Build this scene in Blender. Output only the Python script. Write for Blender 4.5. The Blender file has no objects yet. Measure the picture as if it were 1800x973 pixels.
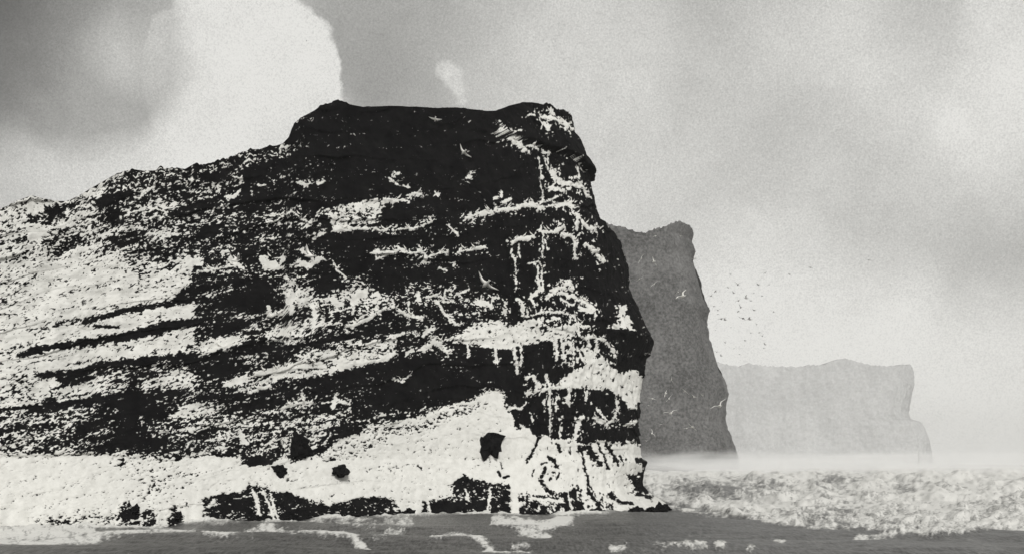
import bpy, bmesh, math, random
import numpy as np
from mathutils import Vector, Matrix, Euler, noise as mnoise

random.seed(7)
SC = bpy.context.scene
COL = SC.collection
F = 2000.0            # focal length of the view, in units of a 1800 wide picture
CX, HZ = 900.0, 815.0  # optical axis column, horizon row
EYE = 10.0            # eye height above the water (a boat's upper deck)

# ------------------------------------------------------------------ camera
cam = bpy.data.cameras.new('camera')
cam.sensor_width = 36.0
cam.lens = F / 1800.0 * 36.0
cam.shift_y = (HZ - 486.5) / 1800.0
cam.clip_start = 0.5
cam.clip_end = 60000.0
cam_o = bpy.data.objects.new('camera', cam)
cam_o.location = (0, 0, EYE)
cam_o.rotation_euler = (math.radians(90), 0, 0)
COL.objects.link(cam_o)
SC.camera = cam_o

# ------------------------------------------------------------------ sun + view
SUN_EL, SUN_AZ = math.radians(30), math.radians(166)   # azimuth clockwise from +Y
sun = bpy.data.lights.new('sun', 'SUN')
sun.energy = 2.9
sun.angle = math.radians(12)
sun.color = (1.0, 0.985, 0.95)
sun_o = bpy.data.objects.new('sun', sun)
sd = Vector((math.sin(SUN_AZ) * math.cos(SUN_EL), math.cos(SUN_AZ) * math.cos(SUN_EL), math.sin(SUN_EL)))
sun_o.rotation_euler = (-sd).to_track_quat('-Z', 'Y').to_euler()
sun_o.location = (60, -80, 160)
COL.objects.link(sun_o)
SC.view_settings.view_transform = 'Standard'
SC.view_settings.look = 'None'
SC.view_settings.exposure = 0.0
SC.view_settings.gamma = 1.0
SC.view_settings.use_curve_mapping = False
SC.cycles.max_bounces = 5
SC.cycles.volume_bounces = 4
SC.cycles.use_denoising = True

# ------------------------------------------------------------------ sky
def s2l(v):
    v = v / 255.0
    return v / 12.92 if v <= 0.04045 else ((v + 0.055) / 1.055) ** 2.4

world = bpy.data.worlds.new('World')
SC.world = world
world.use_nodes = True
WN, WL = world.node_tree.nodes, world.node_tree.links
WN.clear()

def wmath(op, a, b=None, c=None, clamp=False):
    n = WN.new('ShaderNodeMath'); n.operation = op; n.use_clamp = clamp
    for k, v in enumerate((a, b, c)):
        if v is None: continue
        if isinstance(v, (int, float)): n.inputs[k].default_value = v
        else: WL.new(v, n.inputs[k])
    return n.outputs[0]

def wdir(p, q):
    return Vector(((p - CX) / F, 1.0, (HZ - q) / F)).normalized()

tc = WN.new('ShaderNodeTexCoord')
def wnoise(scale, detail, rough=0.55, vec=None):
    n = WN.new('ShaderNodeTexNoise'); n.inputs['Scale'].default_value = scale
    n.inputs['Detail'].default_value = detail; n.inputs['Roughness'].default_value = rough
    WL.new(vec or tc.outputs['Generated'], n.inputs['Vector'])
    return n
def wwarp(vec, scale, amount, detail=4):
    n = wnoise(scale, detail, 0.6)
    s = WN.new('ShaderNodeVectorMath'); s.operation = 'SUBTRACT'; s.inputs[1].default_value = (.5, .5, .5)
    WL.new(n.outputs['Color'], s.inputs[0])
    m = WN.new('ShaderNodeVectorMath'); m.operation = 'SCALE'; m.inputs['Scale'].default_value = amount
    WL.new(s.outputs[0], m.inputs[0])
    a = WN.new('ShaderNodeVectorMath'); a.operation = 'ADD'
    WL.new(vec, a.inputs[0]); WL.new(m.outputs[0], a.inputs[1])
    return a.outputs[0]
soft2 = wwarp(tc.outputs['Generated'], 20.0, 0.03)
edge2 = wwarp(tc.outputs['Generated'], 60.0, 0.008, 4)
soft_vec = wwarp(tc.outputs['Generated'], 12.0, 0.05)
edge_vec = wwarp(tc.outputs['Generated'], 26.0, 0.026, 6)
def wdist(vec, p, q):
    n = WN.new('ShaderNodeVectorMath'); n.operation = 'DISTANCE'
    WL.new(vec, n.inputs[0]); n.inputs[1].default_value = wdir(p, q)
    return n.outputs['Value']

# broad grey tones of the overcast, as (column, row, display grey)
SKY = [(-10, -10, 84), (100, 30, 135), (215, 110, 200), (0, 150, 118), (110, 180, 158), (250, 190, 182),
       (60, 275, 218), (0, 330, 190), (330, 60, 210), (420, 150, 224), (430, 20, 222), (300, 270, 224), (400, 240, 226), (180, 290, 216), (500, 200, 226),
       (620, 20, 170), (655, 100, 152), (740, 50, 172), (740, 160, 168), (850, 20, 184), (860, 130, 196),
       (960, 60, 208), (1000, 150, 210), (1080, 20, 200), (1100, 110, 210), (1230, 20, 180), (1210, 110, 192),
       (1320, 60, 204), (1300, 170, 198), (1100, 260, 208), (1200, 300, 200), (1320, 300, 188), (1440, 230, 192),
       (1440, 330, 198), (1580, 110, 212), (1480, 60, 208), (1660, 40, 184), (1560, 240, 202), (1620, 330, 198),
       (1760, 60, 224), (1740, 190, 226), (1800, 300, 208), (1790, 420, 178), (1690, 450, 182), (1560, 430, 198),
       (1400, 420, 212), (1300, 420, 212), (1420, 520, 220), (1560, 550, 222), (1720, 560, 210), (1800, 620, 218),
       (1660, 680, 226), (1780, 760, 228), (1350, 600, 224), (1650, 790, 230), (1480, 620, 226), (1320, 520, 220), (900, 760, 220)]
SIG = 0.036
num = wmath('MULTIPLY', 1e-4, s2l(182)); den = wmath('ADD', 1e-4, 0.0)
for p, q, g in SKY:
    d = wdist(soft_vec, p, q)
    w = wmath('POWER', math.e, wmath('MULTIPLY', wmath('MULTIPLY', d, d), -1.0 / SIG ** 2))
    num = wmath('MULTIPLY_ADD', w, s2l(min(232, 190 + (g - 190) * 1.12)), num)
    den = wmath('ADD', w, den)
tone = wmath('DIVIDE', num, den)
# crisp cumulus edges: discs with a ragged rim
def wdisc(p, q, r_px, soft_px, vec=edge_vec):
    d = wdist(vec, p, q)
    r = r_px / F
    return wmath('MULTIPLY', wmath('SUBTRACT', r, d), F / soft_px, clamp=True)
def wmix(a, b, f):
    return wmath('MULTIPLY_ADD', wmath('SUBTRACT', b, a), f, a)
tone = wmix(tone, s2l(154), wmath('MULTIPLY', wdisc(140, 75, 178, 34, soft2), 0.72))     # rounded grey blot
tone = wmix(tone, s2l(206), wmath('MULTIPLY', wdisc(226, 100, 78, 80, soft2), 0.85))     # its paler heart
tone = wmix(tone, s2l(70), wmath('MULTIPLY', wdisc(-40, -40, 190, 190), 0.95))
tone = wmix(tone, s2l(104), wmath('MULTIPLY', wdisc(-30, 165, 130, 130), 0.7))
# the tall bright cloud behind the headland: a big disc and a shoulder
sx = WN.new('ShaderNodeSeparateXYZ'); WL.new(edge_vec, sx.inputs[0])
side = wmath('MULTIPLY_ADD', sx.outputs[0], 11.0, 3.35, clamp=True)      # the flank melts into the grey on its west side
tone = wmix(tone, s2l(230), wmath('MULTIPLY', wmath('MULTIPLY', wdisc(428, 145, 163, 7), 0.97), side))
tone = wmix(tone, s2l(228), wmath('MULTIPLY', wmath('MULTIPLY', wdisc(520, 215, 88, 12), 0.9), side))
for p_, q_, r_ in ((783, 122, 19), (796, 136, 21), (805, 158, 15), (811, 178, 11)):
    tone = wmix(tone, s2l(216), wmath('MULTIPLY', wdisc(p_, q_, r_, 9, edge2), 0.6))
tone = wmix(tone, s2l(226), wmath('MULTIPLY', wdisc(1765, 190, 105, 60), 0.8))
tone = wmix(tone, s2l(222), wmath('MULTIPLY', wdisc(1770, 30, 75, 40), 0.8))
tone = wmix(tone, s2l(204), wmath('MULTIPLY', wdisc(1303, 163, 14, 10), 0.7))
# billow and mottle
b1 = wnoise(13.0, 7, 0.62)
b2 = wnoise(640.0, 2, 0.9)
f1 = wmath('MULTIPLY_ADD', b1.outputs[0], 0.50, 1 - 0.25)
f2 = wmath('MULTIPLY_ADD', b2.outputs[0], 0.95, 1 - 0.475)
tone = wmath('MULTIPLY', wmath('MULTIPLY', tone, f1), f2)
tone = wmath('MINIMUM', tone, s2l(232))
cc = WN.new('ShaderNodeCombineColor')
WL.new(tone, cc.inputs[0]); WL.new(wmath('MULTIPLY', tone, 0.992), cc.inputs[1]); WL.new(wmath('MULTIPLY', tone, 0.952), cc.inputs[2])
bg = WN.new('ShaderNodeBackground'); bg.inputs['Strength'].default_value = 1.0
WL.new(cc.outputs[0], bg.inputs['Color'])
wo = WN.new('ShaderNodeOutputWorld'); WL.new(bg.outputs[0], wo.inputs['Surface'])

# ------------------------------------------------------------------ numpy noise
def perlin(x, y, seed=0):
    xi = np.floor(x).astype(np.int64); yi = np.floor(y).astype(np.int64)
    fx = x - xi; fy = y - yi
    def g(ix, iy, dx, dy):
        h = (ix * 374761393 + iy * 668265263 + seed * 1442695041) & 0xFFFFFFFF
        h = ((h ^ (h >> 13)) * 1274126177) & 0xFFFFFFFF
        h = h ^ (h >> 16)
        a = (h & 0xFFFF) * (2 * math.pi / 65536.0)
        return np.cos(a) * dx + np.sin(a) * dy
    u = fx * fx * fx * (fx * (fx * 6 - 15) + 10); v = fy * fy * fy * (fy * (fy * 6 - 15) + 10)
    n0 = g(xi, yi, fx, fy) * (1 - u) + g(xi + 1, yi, fx - 1, fy) * u
    n1 = g(xi, yi + 1, fx, fy - 1) * (1 - u) + g(xi + 1, yi + 1, fx - 1, fy - 1) * u
    return (n0 * (1 - v) + n1 * v) * 1.5

def fbm(x, y, seed=0, oct=4, gain=0.5):
    s = np.zeros_like(x, dtype=np.float64); a = 1.0; t = 0.0
    for o in range(oct):
        s += a * perlin(x * 2 ** o + 17.3 * o, y * 2 ** o - 9.1 * o, seed + o * 31); t += a; a *= gain
    return s / t

def smooth(a, b, x):
    t = np.clip((x - a) / (b - a), 0, 1); return t * t * (3 - 2 * t)

# ------------------------------------------------------------------ materials
def new_mat(name):
    m = bpy.data.materials.new(name); m.use_nodes = True
    return m, m.node_tree.nodes, m.node_tree.links, m.node_tree.nodes['Principled BSDF']

def ramp(N, L, src, stops):
    r = N.new('ShaderNodeValToRGB'); el = r.color_ramp.elements
    while len(el) < len(stops): el.new(0.5)
    for e, (t, c) in zip(el, stops): e.position = t; e.color = (*c, 1)
    L.new(src, r.inputs[0]); return r.outputs[0]

def tnoise(N, L, scale, detail=5, rough=0.6, vec=None):
    t = N.new('ShaderNodeTexNoise'); t.inputs['Scale'].default_value = scale
    t.inputs['Detail'].default_value = detail; t.inputs['Roughness'].default_value = rough
    if vec is None:
        c = N.new('ShaderNodeTexCoord'); vec = c.outputs['Object']
    L.new(vec, t.inputs['Vector']); return t

GUANO = (0.80, 0.79, 0.745)
def rock_guano_mat():
    m, N, L, B = new_mat('black_basalt_with_guano')
    at = N.new('ShaderNodeAttribute'); at.attribute_name = 'guano'
    n1 = tnoise(N, L, 3.6, 4, 0.8)
    ad = N.new('ShaderNodeMath'); ad.operation = 'MULTIPLY_ADD'; ad.inputs[1].default_value = 1.3; ad.inputs[2].default_value = -0.65
    L.new(n1.outputs[0], ad.inputs[0])
    s = N.new('ShaderNodeMath'); s.operation = 'ADD'; L.new(at.outputs['Fac'], s.inputs[0]); L.new(ad.outputs[0], s.inputs[1])
    mask = N.new('ShaderNodeMapRange'); mask.inputs['From Min'].default_value = 0.36; mask.inputs['From Max'].default_value = 0.66
    L.new(s.outputs[0], mask.inputs['Value'])
    n2 = tnoise(N, L, 0.35, 6, 0.6)
    rock = ramp(N, L, n2.outputs[0], [(0.3, (0.003, 0.003, 0.0035)), (0.7, (0.009, 0.0088, 0.009))])
    n3 = tnoise(N, L, 0.8, 6, 0.65)
    gu = ramp(N, L, n3.outputs[0], [(0.25, (0.56, 0.555, 0.525)), (0.6, (0.68, 0.675, 0.645))])
    mx = N.new('ShaderNodeMix'); mx.data_type = 'RGBA'
    L.new(mask.outputs[0], mx.inputs['Factor']); L.new(rock, mx.inputs['A']); L.new(gu, mx.inputs['B'])
    L.new(mx.outputs['Result'], B.inputs['Base Color'])
    B.inputs['Roughness'].default_value = 0.95; B.inputs['Specular IOR Level'].default_value = 0.06
    n4 = tnoise(N, L, 5.0, 4, 0.6)
    bp = N.new('ShaderNodeBump'); bp.inputs['Strength'].default_value = 0.35; bp.inputs['Distance'].default_value = 0.15
    L.new(n4.outputs[0], bp.inputs['Height']); L.new(bp.outputs[0], B.inputs['Normal'])
    return m

def plain_rock(name, lo, hi, scale, grain):
    m, N, L, B = new_mat(name)
    n = tnoise(N, L, scale, 6, 0.65)
    n2 = tnoise(N, L, grain, 2, 0.7)
    mixv = N.new('ShaderNodeMath'); mixv.operation = 'MULTIPLY_ADD'; mixv.inputs[1].default_value = 0.55
    L.new(n2.outputs[0], mixv.inputs[0])
    hlf = N.new('ShaderNodeMath'); hlf.operation = 'MULTIPLY'; hlf.inputs[1].default_value = 0.45
    L.new(n.outputs[0], hlf.inputs[0]); L.new(hlf.outputs[0], mixv.inputs[2])
    L.new(ramp(N, L, mixv.outputs[0], [(0.38, lo), (0.62, hi)]), B.inputs['Base Color'])
    B.inputs['Roughness'].default_value = 0.95; B.inputs['Specular IOR Level'].default_value = 0.06
    return m

M_ROCK = rock_guano_mat()
M_DARK = plain_rock('dark_boulder_rock', (0.003, 0.003, 0.0035), (0.010, 0.0098, 0.010), 0.9, 4.0)
M_STACK = plain_rock('hazed_stack_rock', (0.034, 0.034, 0.034), (0.165, 0.163, 0.162), 0.012, 0.30)  # rock grey lightened so its colour carries part of the distance haze
M_ISLE = plain_rock('hazed_island_rock', (0.32, 0.322, 0.325), (0.45, 0.452, 0.455), 0.006, 0.10)  # paler still: base colour makes up for the thin haze volume

def plain(name, c, rough=0.7, spec=0.2):
    m, N, L, B = new_mat(name)
    n = tnoise(N, L, 6.0, 3)
    L.new(ramp(N, L, n.outputs[0], [(0.3, tuple(v * 0.9 for v in c)), (0.7, c)]), B.inputs['Base Color'])
    B.inputs['Roughness'].default_value = rough; B.inputs['Specular IOR Level'].default_value = spec
    return m
M_WHITE = plain('white_plumage', (0.82, 0.81, 0.77))
M_GREYB = plain('grey_plumage', (0.33, 0.325, 0.315))
M_BEAK = plain('pale_beak', (0.35, 0.34, 0.30))
M_TIP = plain('black_wing_tip', (0.02, 0.02, 0.022))

def sea_mat():
    m, N, L, B = new_mat('sea_water_and_foam')
    at = N.new('ShaderNodeAttribute'); at.attribute_name = 'foam'
    c1 = N.new('ShaderNodeTexCoord'); mp1 = N.new('ShaderNodeMapping'); mp1.inputs['Scale'].default_value = (1.0, 0.2, 1.0)
    L.new(c1.outputs['Object'], mp1.inputs['Vector'])
    n1 = tnoise(N, L, 2.4, 5, 0.8, mp1.outputs[0])
    ad = N.new('ShaderNodeMath'); ad.operation = 'MULTIPLY_ADD'; ad.inputs[1].default_value = 1.3; ad.inputs[2].default_value = -0.65
    L.new(n1.outputs[0], ad.inputs[0])
    s = N.new('ShaderNodeMath'); s.operation = 'ADD'; L.new(at.outputs['Fac'], s.inputs[0]); L.new(ad.outputs[0], s.inputs[1])
    mask = N.new('ShaderNodeMapRange'); mask.inputs['From Min'].default_value = 0.28; mask.inputs['From Max'].default_value = 0.85
    L.new(s.outputs[0], mask.inputs['Value'])
    c2 = N.new('ShaderNodeTexCoord'); mp = N.new('ShaderNodeMapping'); mp.inputs['Scale'].default_value = (1.0, 0.12, 1.0)
    L.new(c2.outputs['Object'], mp.inputs['Vector'])
    n2 = tnoise(N, L, 3.2, 4, 0.75, mp.outputs[0])
    water = ramp(N, L, n2.outputs[0], [(0.38, (0.024, 0.024, 0.023)), (0.62, (0.135, 0.133, 0.13))])
    mx = N.new('ShaderNodeMix'); mx.data_type = 'RGBA'
    L.new(mask.outputs[0], mx.inputs['Factor']); L.new(water, mx.inputs['A']); mx.inputs['B'].default_value = (0.70, 0.695, 0.67, 1)
    L.new(mx.outputs['Result'], B.inputs['Base Color'])
    rg = N.new('ShaderNodeMapRange'); rg.inputs['To Min'].default_value = 0.38; rg.inputs['To Max'].default_value = 0.95
    L.new(mask.outputs[0], rg.inputs['Value']); L.new(rg.outputs[0], B.inputs['Roughness'])
    B.inputs['Specular IOR Level'].default_value = 0.25
    n4 = tnoise(N, L, 0.9, 6, 0.65)
    bp = N.new('ShaderNodeBump'); bp.inputs['Strength'].default_value = 0.5; bp.inputs['Distance'].default_value = 0.25
    L.new(n4.outputs[0], bp.inputs['Height']); L.new(bp.outputs[0], B.inputs['Normal'])
    return m
M_SEA = sea_mat()

# ------------------------------------------------------------------ object helpers
def mesh_obj(name, verts, faces, mat, parent=None, smooth_shade=True, attr=None):
    me = bpy.data.meshes.new(name)
    verts = np.asarray(verts, dtype=np.float32); faces = np.asarray(faces, dtype=np.int32)
    k = faces.shape[1]
    me.vertices.add(len(verts)); me.vertices.foreach_set('co', verts.ravel())
    me.loops.add(faces.size); me.loops.foreach_set('vertex_index', faces.ravel())
    me.polygons.add(len(faces)); me.polygons.foreach_set('loop_start', np.arange(0, faces.size, k, dtype=np.int32))
    if smooth_shade: me.polygons.foreach_set('use_smooth', np.ones(len(faces), dtype=bool))
    me.update(calc_edges=True)
    if attr is not None:
        a = me.attributes.new(attr[0], 'FLOAT', 'POINT'); a.data.foreach_set('value', np.asarray(attr[1], dtype=np.float32))
    me.materials.append(mat)
    o = bpy.data.objects.new(name, me); COL.objects.link(o)
    if parent: o.parent = parent
    return o

def tag(o, label=None, cat=None, group=None, kind=None):
    if label: o['label'] = label
    if cat: o['category'] = cat
    if group: o['group'] = group
    if kind: o['kind'] = kind
    return o

def empty(name, loc=(0, 0, 0)):
    o = bpy.data.objects.new(name, None); o.location = loc; COL.objects.link(o); return o

# ------------------------------------------------------------------ where the guano lies on the headland
P0, P1, Q0, Q1 = -700, 1200, 150, 975
PP, QQ = np.meshgrid(np.arange(P0, P1 + 1, dtype=np.float64), np.arange(Q0, Q1 + 1, dtype=np.float64))
SH = PP.shape
sl_p = np.array([-700, 0, 350, 850, 950, 1050, 1200.]); sl_v = np.array([.22, .25, .19, .06, .0, -.30, -.45])
slope_row = np.interp(np.arange(P0, P1 + 1), sl_p, sl_v)
STR = QQ + np.cumsum(slope_row)[None, :]          # strata level
WPx = PP + 4.0 * fbm(PP / 16, QQ / 16, 5, 3) + 2.0 * perlin(PP / 5, QQ / 5, 6)
WPy = QQ + 4.0 * fbm(PP / 16, QQ / 16, 8, 3) + 2.0 * perlin(PP / 5, QQ / 5, 9)

def poly_mask(pts, soft=8.0):
    """soft inside test of a polygon, on the roughened face coordinates"""
    pts = np.array(pts, dtype=np.float64)
    x0, y0 = pts.min(0) - soft - 12; x1, y1 = pts.max(0) + soft + 12
    a, b = max(int(x0 - P0), 0), min(int(x1 - P0) + 1, SH[1]); c, d = max(int(y0 - Q0), 0), min(int(y1 - Q0) + 1, SH[0])
    X = WPx[c:d, a:b]; Y = WPy[c:d, a:b]
    ins = np.zeros(X.shape, bool); dist = np.full(X.shape, 1e9)
    n = len(pts)
    for i in range(n):
        (ax, ay), (bx, by) = pts[i], pts[(i + 1) % n]
        if ay != by:
            ins ^= ((ay > Y) != (by > Y)) & (X < (bx - ax) * (Y - ay) / (by - ay) + ax)
        L2 = (bx - ax) ** 2 + (by - ay) ** 2 + 1e-9
        t = np.clip(((X - ax) * (bx - ax) + (Y - ay) * (by - ay)) / L2, 0, 1)
        dist = np.minimum(dist, np.hypot(X - ax - t * (bx - ax), Y - ay - t * (by - ay)))
    sd_ = np.where(ins, dist, -dist)
    return (slice(c, d), slice(a, b)), smooth(-soft, soft, sd_)

EDGE = 0.7 * perlin(PP / 9, QQ / 6, 20) + 0.6 * perlin(PP / 4.2, QQ / 3.6, 21) + 0.6 * perlin(PP / 2.1, QQ / 2.1, 22)
def stroke_mask(pts, w):
    pts = np.array(pts, dtype=np.float64)
    x0, y0 = pts.min(0) - w - 12; x1, y1 = pts.max(0) + w + 12
    a, b = max(int(x0 - P0), 0), min(int(x1 - P0) + 1, SH[1]); c, d = max(int(y0 - Q0), 0), min(int(y1 - Q0) + 1, SH[0])
    X = WPx[c:d, a:b] * 0.6 + PP[c:d, a:b] * 0.4; Y = WPy[c:d, a:b] * 0.6 + QQ[c:d, a:b] * 0.4
    dist = np.full(X.shape, 1e9)
    for (ax, ay), (bx, by) in zip(pts[:-1], pts[1:]):
        L2 = (bx - ax) ** 2 + (by - ay) ** 2 + 1e-9
        t = np.clip(((X - ax) * (bx - ax) + (Y - ay) * (by - ay)) / L2, 0, 1)
        dist = np.minimum(dist, np.hypot(X - ax - t * (bx - ax), Y - ay - t * (by - ay)))
    sd_ = w * 0.43 - dist + EDGE[c:d, a:b] * (0.7 + w * 0.36)
    return (slice(c, d), slice(a, b)), smooth(-1.6, 1.6, sd_)

# base density of white, falling off towards the buttress
dens = np.interp(PP, [-700, 0, 110, 200, 300, 420, 520, 600, 1200], [.66, .66, .52, .38, .24, .14, .075, .03, .03])
def region(pts, v, soft=8):
    sl, m = poly_mask(pts, soft); dens[sl] = dens[sl] * (1 - m) + v * m
# flanks of rubble and thin white below the crest
region([(340, 540), (520, 500), (700, 470), (860, 520), (840, 700), (600, 790), (340, 800)], .16, 30)
region([(0, 455), (100, 450), (140, 435), (160, 445), (250, 478), (330, 452), (352, 458), (330, 500), (300, 522), (180, 550), (100, 562), (60, 600), (-700, 760), (-700, 500)], .86, 10)
region([(-700, 500), (0, 455), (60, 460), (50, 540), (0, 560), (-700, 700)], .68, 20)
region([(230, 470), (330, 440), (335, 455), (300, 475), (250, 490)], .5, 10)
region([(100, 575), (250, 543), (338, 533), (340, 556), (250, 578), (170, 592), (80, 607), (60, 600)], .88, 5)
region([(-700, 800), (0, 622), (60, 624), (130, 612), (270, 590), (340, 572), (335, 605), (300, 628), (200, 634), (130, 650), (60, 665), (0, 695), (-700, 860)], .84, 7)
region([(-700, 860), (0, 660), (90, 640), (110, 690), (0, 715), (-700, 880)], .70, 8)
region([(100, 692), (180, 662), (205, 676), (165, 698), (110, 708)], .70, 6)
region([(-700, 900), (0, 720), (120, 705), (210, 690), (260, 640), (330, 650), (270, 700), (300, 800), (150, 800), (0, 795), (-700, 960)], .16, 12)
region([(-700, 900), (0, 722), (120, 710), (130, 795), (0, 795), (-700, 960)], .30, 12)
region([(200, 690), (255, 650), (250, 770), (290, 800), (215, 800)], .02, 26)
region([(240, 652), (330, 640), (340, 680), (250, 690)], .42, 10)
region([(260, 720), (340, 690), (440, 690), (440, 780), (320, 780), (250, 740)], .40, 14)
# middle shelves
region([(340, 600), (460, 576), (600, 562), (605, 578), (470, 600), (345, 628)], .50, 6)
region([(430, 640), (520, 625), (600, 602), (690, 590), (700, 620), (600, 655), (500, 668), (440, 685), (380, 690)], .52, 8)
region([(560, 612), (650, 596), (690, 600), (690, 622), (600, 640)], .62, 6)
region([(340, 690), (450, 684), (600, 668), (800, 640), (860, 650), (840, 690), (700, 720), (600, 700), (480, 700), (345, 712)], .08, 10)
region([(340, 712), (480, 705), (620, 730), (620, 770), (560, 800), (340, 800)], .34, 12)
region([(690, 640), (860, 600), (900, 640), (860, 690), (740, 720), (660, 700)], .03, 10)
region([(500, 508), (560, 500), (640, 505), (690, 520), (640, 560), (540, 568), (480, 560)], .40, 10)
region([(340, 470), (470, 485), (500, 530), (420, 575), (345, 580)], .10, 12)
region([(440, 370), (560, 375), (560, 420), (560, 480), (440, 480)], .20, 14)
# named white patches on the face
region([(565, 372), (600, 362), (630, 355), (660, 349), (674, 358), (668, 385), (640, 402), (600, 408), (583, 402), (580, 384)], .70, 4)
region([(615, 393), (655, 390), (658, 398), (615, 399)], .05, 2)
region([(803, 592), (830, 570), (870, 561), (900, 573), (930, 562), (1000, 556), (1022, 572), (1024, 592), (960, 600), (920, 604), (890, 612), (860, 612), (820, 604)], .84, 5)
region([(930, 562), (1000, 556), (1015, 566), (960, 582), (925, 580)], .5, 5)
region([(985, 602), (1035, 598), (1060, 620), (1080, 640), (1000, 655), (985, 640)], .52, 6)
region([(975, 684), (1000, 655), (1030, 642), (1060, 640), (1090, 655), (1120, 650), (1140, 672), (1130, 692), (1120, 716), (1105, 716), (1095, 697), (1070, 684), (1040, 680), (1000, 683)], .93, 4)
region([(1084, 532), (1094, 534), (1103, 552), (1116, 582), (1096, 579), (1070, 576), (1082, 564), (1090, 560)], .88, 3)
# the whitened apron at the foot of the cliff
APRON = [(-700, 990), (-700, 950), (0, 800), (80, 800), (150, 796), (210, 800), (280, 810), (360, 798), (400, 803), (440, 818), (470, 818), (500, 800),
         (520, 812), (560, 800), (600, 772), (640, 757), (700, 741), (760, 726), (800, 711), (850, 692), (878, 684), (893, 720), (915, 742), (940, 762),
         (965, 768), (1000, 772), (1030, 778), (1060, 774), (1080, 782), (1110, 774), (1130, 790), (1128, 822), (1115, 850), (1140, 868), (1190, 878), (1190, 960), (900, 975)]
region(APRON, .95, 5)
region([(560, 802), (600, 772), (640, 757), (700, 741), (800, 716), (860, 700), (860, 715), (720, 765), (640, 790), (580, 810)], .72, 10)
region([(200, 800), (300, 812), (350, 830), (330, 890), (220, 880)], .86, 18)
region([(60, 915), (150, 900), (230, 900), (230, 945), (40, 950)], .66, 10)
region([(358, 876), (430, 862), (440, 850), (452, 858), (480, 858), (520, 868), (545, 882), (580, 887), (640, 873), (690, 876), (714, 905), (700, 940), (560, 930), (430, 930), (365, 935)], .10, 4)
region([(745, 882), (790, 872), (800, 845), (820, 834), (850, 848), (897, 850), (897, 930), (740, 930)], .10, 5)
region([(912, 866), (935, 870), (1000, 866), (1010, 850), (1030, 862), (1042, 930), (912, 930)], .27, 5)
region([(1042, 870), (1080, 862), (1085, 930), (1042, 930)], .42, 6)
for a_ in ((226, 905, 18, 26), (262, 908, 12, 18), (308, 912, 14, 20)):
    region([(a_[0] - a_[2], a_[1] + a_[3]), (a_[0] - a_[2] * .8, a_[1] - a_[3] * .6), (a_[0], a_[1] - a_[3]), (a_[0] + a_[2], a_[1] - a_[3] * .3), (a_[0] + a_[2], a_[1] + a_[3])], .22, 5)

dens = np.clip(np.where(dens < .6, dens * np.clip(1 + 2.0 * fbm(PP / 80, STR / 24, 45, 3), .08, 2.2), dens), 0, 1)
dens = np.where(dens < .14, dens * (0.45 + dens / .14 * .55), dens)
region([(625, 195), (870, 195), (880, 330), (740, 335), (640, 300)], .006, 20)
# fleck noise, ranked to an even spread: long along the beds on the left, hanging down on the buttress
bx_, by_ = PP + 7 * fbm(PP / 30, STR / 30, 41, 2), STR + 5 * fbm(PP / 22, STR / 22, 42, 2)
n_bed = fbm(bx_ / 9.5, by_ / 4.6, 51, 3, 1.0) + 0.36 * fbm(PP / 60, STR / 13, 57, 3)
n_drip = fbm(PP / 5.0, QQ / 11, 61, 3, 0.85) + 0.35 * fbm(PP / 14, STR / 7, 64, 2)
kk = smooth(860, 960, PP)
NZ = n_bed * (1 - kk) + n_drip * kk
srt = np.sort(NZ[:, 600:].ravel()[::17])
RANK = np.searchsorted(srt, NZ.ravel()).reshape(SH) / len(srt)
white = np.clip((dens - RANK) / 0.16 + 0.5, 0, 1)

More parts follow.
